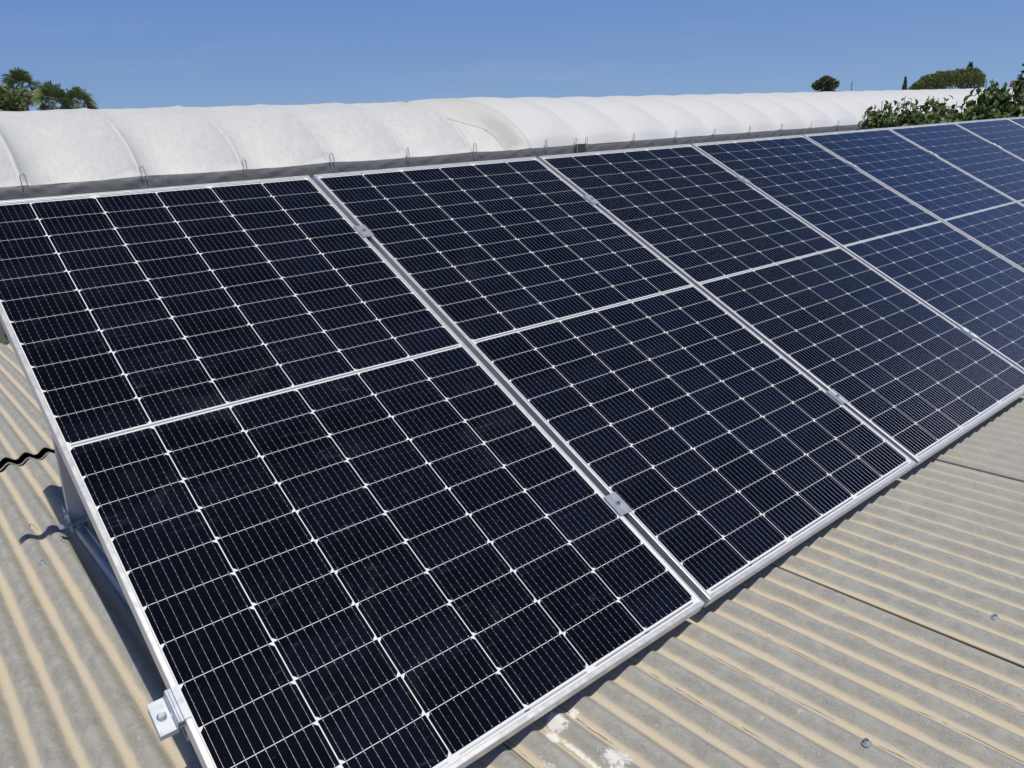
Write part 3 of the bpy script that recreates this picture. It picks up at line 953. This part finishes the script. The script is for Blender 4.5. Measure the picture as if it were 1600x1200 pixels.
# small bush seen past the left edge of the panel, beyond the roof end
bz = EYE.z
bp = Vector((EYE.x + 7.25 * .108, EYE.y + 7.25, 0))
def bush(base, ztop, rad, label, seed, n=900):
    R = random.Random(seed); root = empty('shrub', base); tr = MB(); cr = MB()
    for i in range(7):
        a = R.uniform(0, 6.28); tr.tube([(0, 0, 0), (.3 * rad * math.cos(a), .3 * rad * math.sin(a), ztop * .5), (rad * .6 * math.cos(a), rad * .6 * math.sin(a), ztop * .92)], .03, 5, 0, .008)
    for i in range(n):
        a = R.uniform(0, 6.28); rr_ = rad * R.random() ** .5; z = ztop * (1 - .6 * R.random() ** 1.5) - .25 * (rr_ / rad) ** 2
        leaf(cr, (rr_ * math.cos(a), rr_ * math.sin(a), z), Vector((math.cos(a), math.sin(a), R.uniform(-.3, .8))), Vector((0, 0, 1)), R.uniform(.06, .10), .05, R.uniform(.3, 1.2), R)
    tr.build('trunk', M_bark, root, True); cr.build('crown', M_leaf, root)
    tag(root, label, 'shrub')
bush(bp, bz - 7.25 * .197, .26, 'small green shrub growing below the far roof edge, left of the nearest panel', 21)

# ---- palms
def palm(base, ztop, rad, label, seed, ndead=10, dens=34):
    R = random.Random(seed); root = empty('palm_tree', base); h = ztop - rad * .62
    tr = MB(); tr.tube([(0, 0, 0), (.05, 0, h * .35), (-.03, .02, h * .7), (0, 0, h)], .24, 10, 0, .15)
    tr.build('trunk', M_palmtrunk, root, True)
    def fan(mb, az, el, L, droop):
        d = Vector((math.cos(az) * math.cos(el), math.sin(az) * math.cos(el), math.sin(el)))
        side = Vector((-math.sin(az), math.cos(az), 0))
        o = Vector((0, 0, h)); c = o + d * L * .48 - Vector((0, 0, droop * .06 * L))
        mb.tube([o, o + d * L * .26, c], .022, 4, 0, .014)
        dd = (c - o).normalized()
        side = Matrix.Rotation(R.uniform(-1.0, 1.0), 3, dd) @ side
        n = 19
        for i in range(n):
            a = math.radians(-115 + 230 * i / (n - 1)) + R.uniform(-.06, .06)
            e = dd * math.cos(a) + side * math.sin(a)
            ll = L * .56 * (1 - .30 * abs(math.sin(a / 2)) ** 2) * R.uniform(.85, 1.1)
            nr = side.cross(dd)
            wv = nr.cross(e).normalized() * (ll * .062)
            m1 = c + e * ll * .62 - Vector((0, 0, ll * .03)); tip = c + e * ll - Vector((0, 0, ll * (.10 + .30 * droop)))
            mb.face([c, m1 - wv, tip, m1 + wv])
    cr = MB()
    for i in range(dens):
        el = math.radians(86 - 128 * (i / dens) ** 1.0); az = i * 2.399 + R.uniform(-.3, .3)
        fan(cr, az, el, rad * R.uniform(.88, 1.1), .3 + .5 * (i / dens))
    cr.build('crown', M_palm, root)
    de = MB()
    for i in range(ndead):
        fan(de, R.uniform(0, 6.28), math.radians(R.uniform(-75, -35)), rad * R.uniform(.6, .9), 1.0)
    de.build('dead_fronds', M_dead, root)
    tag(root, label, 'palm tree', 'fan palms beyond the tunnel')
def elz(dist, el, az=None): return EYE.z + dist * rise(az, el)
palm(at(10.30, 95), elz(95, .25, 10.30), 2.05, 'tallest fan palm with visible trunk, standing above the far left end of the tunnel', 31, 8, 28)
palm(at(11.70, 92), elz(92, -.62, 11.70), 2.15, 'full green fan palm in the middle of the three palms', 32, 3, 30)
palm(at(13.02, 95), elz(95, -.80, 13.02), 2.0, 'fan palm with hanging dry fronds, rightmost of the three palms', 33, 12, 24)

# ---- generic clumpy crown
def clump_tree(base, zt, zc, rx, ry, rz, label, seed, mat, name='tree', n=900, nb=26, tuft=.35, up=.6, trunk_r=.25, top_only=False):
    R = random.Random(seed); root = empty(name, base)
    tr = MB(); tr.tube([(0, 0, 0), (.1, 0, zc * .5), (0, 0, zc)], trunk_r, 8, 0, trunk_r * .6)
    cr = MB(); cl = []
    for i in range(nb):
        while True:
            v = Vector((R.uniform(-1, 1), R.uniform(-1, 1), R.uniform(-1 if not top_only else -.25, 1)))
            if .35 < v.length < 1: break
        c = Vector((v.x * rx * .8, v.y * ry * .8, zc + v.z * rz * .8))
        cl.append((c, R.uniform(.22, .42)))
        tr.tube([(0, 0, zc * .8), tuple(Vector((0, 0, zc)).lerp(c, .5)), tuple(c)], trunk_r * .3, 5, 0, trunk_r * .08)
    for i in range(n):
        c, s = R.choice(cl)
        v = Vector((R.gauss(0, 1), R.gauss(0, 1), R.gauss(0, 1))).normalized() * R.random() ** .35
        p = c + Vector((v.x * rx * s, v.y * rx * s, v.z * rz * s * (.9 if not top_only else .6)))
        d0 = (v + Vector((0, 0, up))).normalized()
        for k in range(5):
            d = (d0 + Vector((R.uniform(-.7, .7), R.uniform(-.7, .7), R.uniform(-.4, .5)))).normalized()
            sd_ = d.orthogonal().normalized(); sd_ = Matrix.Rotation(R.uniform(0, 6.28), 3, d) @ sd_
            L = tuft * R.uniform(.6, 1.2); wd_ = L * .20
            cr.face([p - sd_ * wd_ * .6, p + d * L * .6 - sd_ * wd_, p + d * L, p + d * L * .6 + sd_ * wd_, p + sd_ * wd_ * .6])
    tr.build('trunk', M_bark, root, True); cr.build('crown', mat, root)
    tag(root, label, 'tree')
    return root
# bushy pine in front of the tall palm
clump_tree(at(9.0, 48), elz(48, -.2, 9.0), elz(48, -1.75, 9.0), 1.15, 1.1, 1.15, 'rounded olive green pine at the left edge, beside the tallest palm', 41, M_pine, 'pine_tree', 1900, 26, .26, .5, .16)
# umbrella pine, right
def umbrella_pine():
    D = 84; base = at(67.85, D); R = random.Random(52)
    root = empty('umbrella_pine', base)
    zlo = elz(D, -.66, 67.85); 
    # crown as a long low dome in camera-facing directions, thick in depth too
    rx = D * math.tan(math.radians(2.02))
    e1 = Vector((math.cos(math.radians(67.85)), -math.sin(math.radians(67.85)), 0)); e2 = Vector((math.sin(math.radians(67.85)), math.cos(math.radians(67.85)), 0))
    tr = MB(); zc = zlo - .6
    tr.tube([(0, 0, 0), (.1, .1, zc * .5), (0, 0, zc)], .32, 9, 0, .24)
    cr = MB()
    def top(u):
        # silhouette height above zlo for u in -1..1
        K = [(-1, .25), (-.8, .75), (-.62, 1.25), (-.3, 1.55), (.2, 1.62), (.55, 1.78), (.8, 1.55), (.93, 1.1), (1.0, .5)]
        for (a, b), (c, d) in zip(K, K[1:]):
            if u <= c: return b + (d - b) * (u - a) / (c - a)
        return .4
    for i in range(24):
        u = -1 + 2 * (i + .5) / 24; ww = R.uniform(-.6, .6)
        p = e1 * (u * rx) + e2 * (ww * rx)
        tr.tube([(0, 0, zc * .9), tuple(p * .5 + Vector((0, 0, zc + .1))), tuple(p + Vector((0, 0, zlo + .3)))], .09, 5, 0, .03)
    # upright clumps
    for i in range(330):
        u = R.uniform(-1, 1); ww = R.uniform(-1, 1)
        if u * u + ww * ww > 1.02: continue
        f = math.sqrt(max(0, 1 - ww * ww * .8))
        zt = zlo + top(u) * (.35 + .65 * f) * R.uniform(.84, 1.06)
        c = e1 * (u * rx) + e2 * (ww * rx)
        hh = R.uniform(.6, 1.1)
        for k in range(48):
            t = R.random()
            rad = .26 * math.sin(PI * (.15 + .75 * t)) * R.random() ** .4
            a = R.uniform(0, 6.28)
            q = c + Vector((rad * math.cos(a), rad * math.sin(a), zt - hh * (1 - t) - .12))
            for kk in range(2):
                d = Vector((math.cos(a) * .7 + R.uniform(-.4, .4), math.sin(a) * .7 + R.uniform(-.4, .4), .9)).normalized()
                sd_ = Matrix.Rotation(R.uniform(0, 6.28), 3, d) @ d.orthogonal().normalized()
                L = R.uniform(.13, .24); wd_ = .03
                cr.face([q - sd_ * wd_, q + d * L, q + sd_ * wd_])
                cr.face([q - sd_ * wd_ + d * .05, q + d * L * .8 + sd_ * .09, q + sd_ * wd_])
    tr.build('trunk', M_bark, root, True); cr.build('crown', M_pine, root)
    tag(root, 'wide flat topped pine of many upright tufts above the right part of the tunnel', 'tree')
umbrella_pine()
def cypress(base, zt, rad, label, seed, n=420, name='cypress_tree', mat=None, h=3.2):
    R = random.Random(seed); root = empty(name, base); tr = MB(); cr = MB()
    tr.tube([(0, 0, 0), (0, 0, zt * .95)], .12, 6, 0, .02)
    for i in range(n):
        t = R.random(); z = zt - h * (1 - t); r_ = rad * (1 - t) ** .75 * R.random() ** .4
        a = R.uniform(0, 6.28); q = Vector((r_ * math.cos(a), r_ * math.sin(a), z))
        d = Vector((math.cos(a) * .4, math.sin(a) * .4, 1)).normalized()
        sd_ = Matrix.Rotation(R.uniform(0, 6.28), 3, d) @ d.orthogonal().normalized(); L = R.uniform(.2, .4)
        cr.face([q - sd_ * .06, q + d * L * .5 - sd_ * .08, q + d * L, q + d * L * .5 + sd_ * .08, q + sd_ * .06])
    tr.build('trunk', M_bark, root, True); cr.build('crown', mat or M_cyp, root)
    tag(root, label, 'tree')
cypress(at(65.58, 120), elz(120, -.06, 65.58), .42, 'tiny dark pointed cypress left of the flat topped pine', 61)
cypress(at(69.0, 96), elz(96, .72, 69.0), .85, 'thin pointed conifer tip rising above the flat topped pine', 62, 500, 'conifer_tree', M_conifer)
clump_tree(at(60.95, 118), elz(118, .03, 60.95), elz(118, -.50, 60.95), 1.42, 1.4, 1.05, 'small rounded dark green tree alone above the tunnel ridge, left of the thin pole', 61, M_cyp, 'tree', 900, 14, .46, .3, .2)
# tall conifer with tiers at the right edge
def tier_conifer(base, zt, label, seed):
    R = random.Random(seed); root = empty('conifer_tree', base); tr = MB(); cr = MB()
    tr.tube([(0, 0, 0), (0, 0, zt)], .3, 8, 0, .03)
    nt = 15
    for i in range(nt):
        z = zt - .35 - (i / nt) * (zt - 1.5); rad = .35 + 2.6 * (i / nt) ** .8
        nbr = 7 + i // 2
        for k in range(nbr):
            a = 2 * PI * k / nbr + i * .4 + R.uniform(-.1, .1)
            o = Vector((math.cos(a), math.sin(a), 0)); rr_ = rad * R.uniform(.85, 1.08)
            tr.tube([(0, 0, z), tuple(o * rr_ * .6 + Vector((0, 0, z - .05))), tuple(o * rr_ + Vector((0, 0, z + .1)))], .03, 4, 0, .01)
            for j in range(60):
                t = .25 + .75 * R.random()
                q = o * rr_ * t + Vector((0, 0, z - .05 + .12 * t * t))
                d = (o * .6 + Vector((R.uniform(-.7, .7), R.uniform(-.7, .7), R.uniform(-.1, .5)))).normalized()
                sd_ = d.orthogonal().normalized(); L = R.uniform(.18, .34)
                cr.face([q - sd_ * .04, q + d * L * .6 - sd_ * .05, q + d * L, q + d * L * .6 + sd_ * .05, q + sd_ * .04])
    tr.build('trunk', M_bark, root, True); cr.build('crown', M_conifer, root)
    tag(root, label, 'tree')
tier_conifer(at(72.62, 70), elz(70, 2.1, 72.62), 'tall dark conifer with tiers of branches, cut by the right edge of the picture', 71)

# thin pole and a red roofed house far behind
mb = MB(); mb.tube([(0, 0, 0), (0, 0, elz(110, -.23, 62.55))], .055, 8, 0, .045)
po = mb.build('utility_pole', M_bark, None); po.location = at(62.55, 110)
tag(po, 'thin bare pole rising just above the tunnel ridge, right of the lone tree', 'pole')
def house(base, rz, label):
    root = empty('tiled_house', base, (0, 0, rz)); D = 260
    zr = elz(D, -.12, 71.95); ze = zr - 1.5
    mb = MB(); wx, wy = 3.0, 4.5
    mb.box(-wx, wx, -wy, wy, 0, ze)
    mb.face([(-wx, -wy, ze), (-wx, wy, ze), (-wx, 0, zr - .15)]); mb.face([(wx, wy, ze), (wx, -wy, ze), (wx, 0, zr - .15)])
    mb.build('wall', M_plaster, root)
    mb = MB()
    for s in (-1, 1):
        a = Vector((0, s * (wy + .5), ze - .15)); b = Vector((0, 0, zr))
        rows = []
        for j in (0, 1):
            q = a.lerp(b, j)
            rows.append([(-wx - .4 + (2 * wx + .8) * i / 160, q.y, q.z + .04 * math.cos(i * PI / 2)) for i in range(161)])
        mb.grid(rows)
    rf_ = mb.build('roof', M_tile, root)
    mb = MB(); mb.box(1.2, 1.9, .5, 1.2, ze, zr + .35); mb.build('chimney', M_plaster, rf_)
    for x in (-1.7, 0, 1.7):
        mb = MB(); mb.box(x - .5, x + .5, -wy - .03, -wy + .02, ze - 2, ze - .7); mb.build('window', M_pane, root)
    tag(root, label, 'house')
house(at(71.95, 260), -1.2, 'distant house with a red tiled roof showing above the leafy trees at the right')
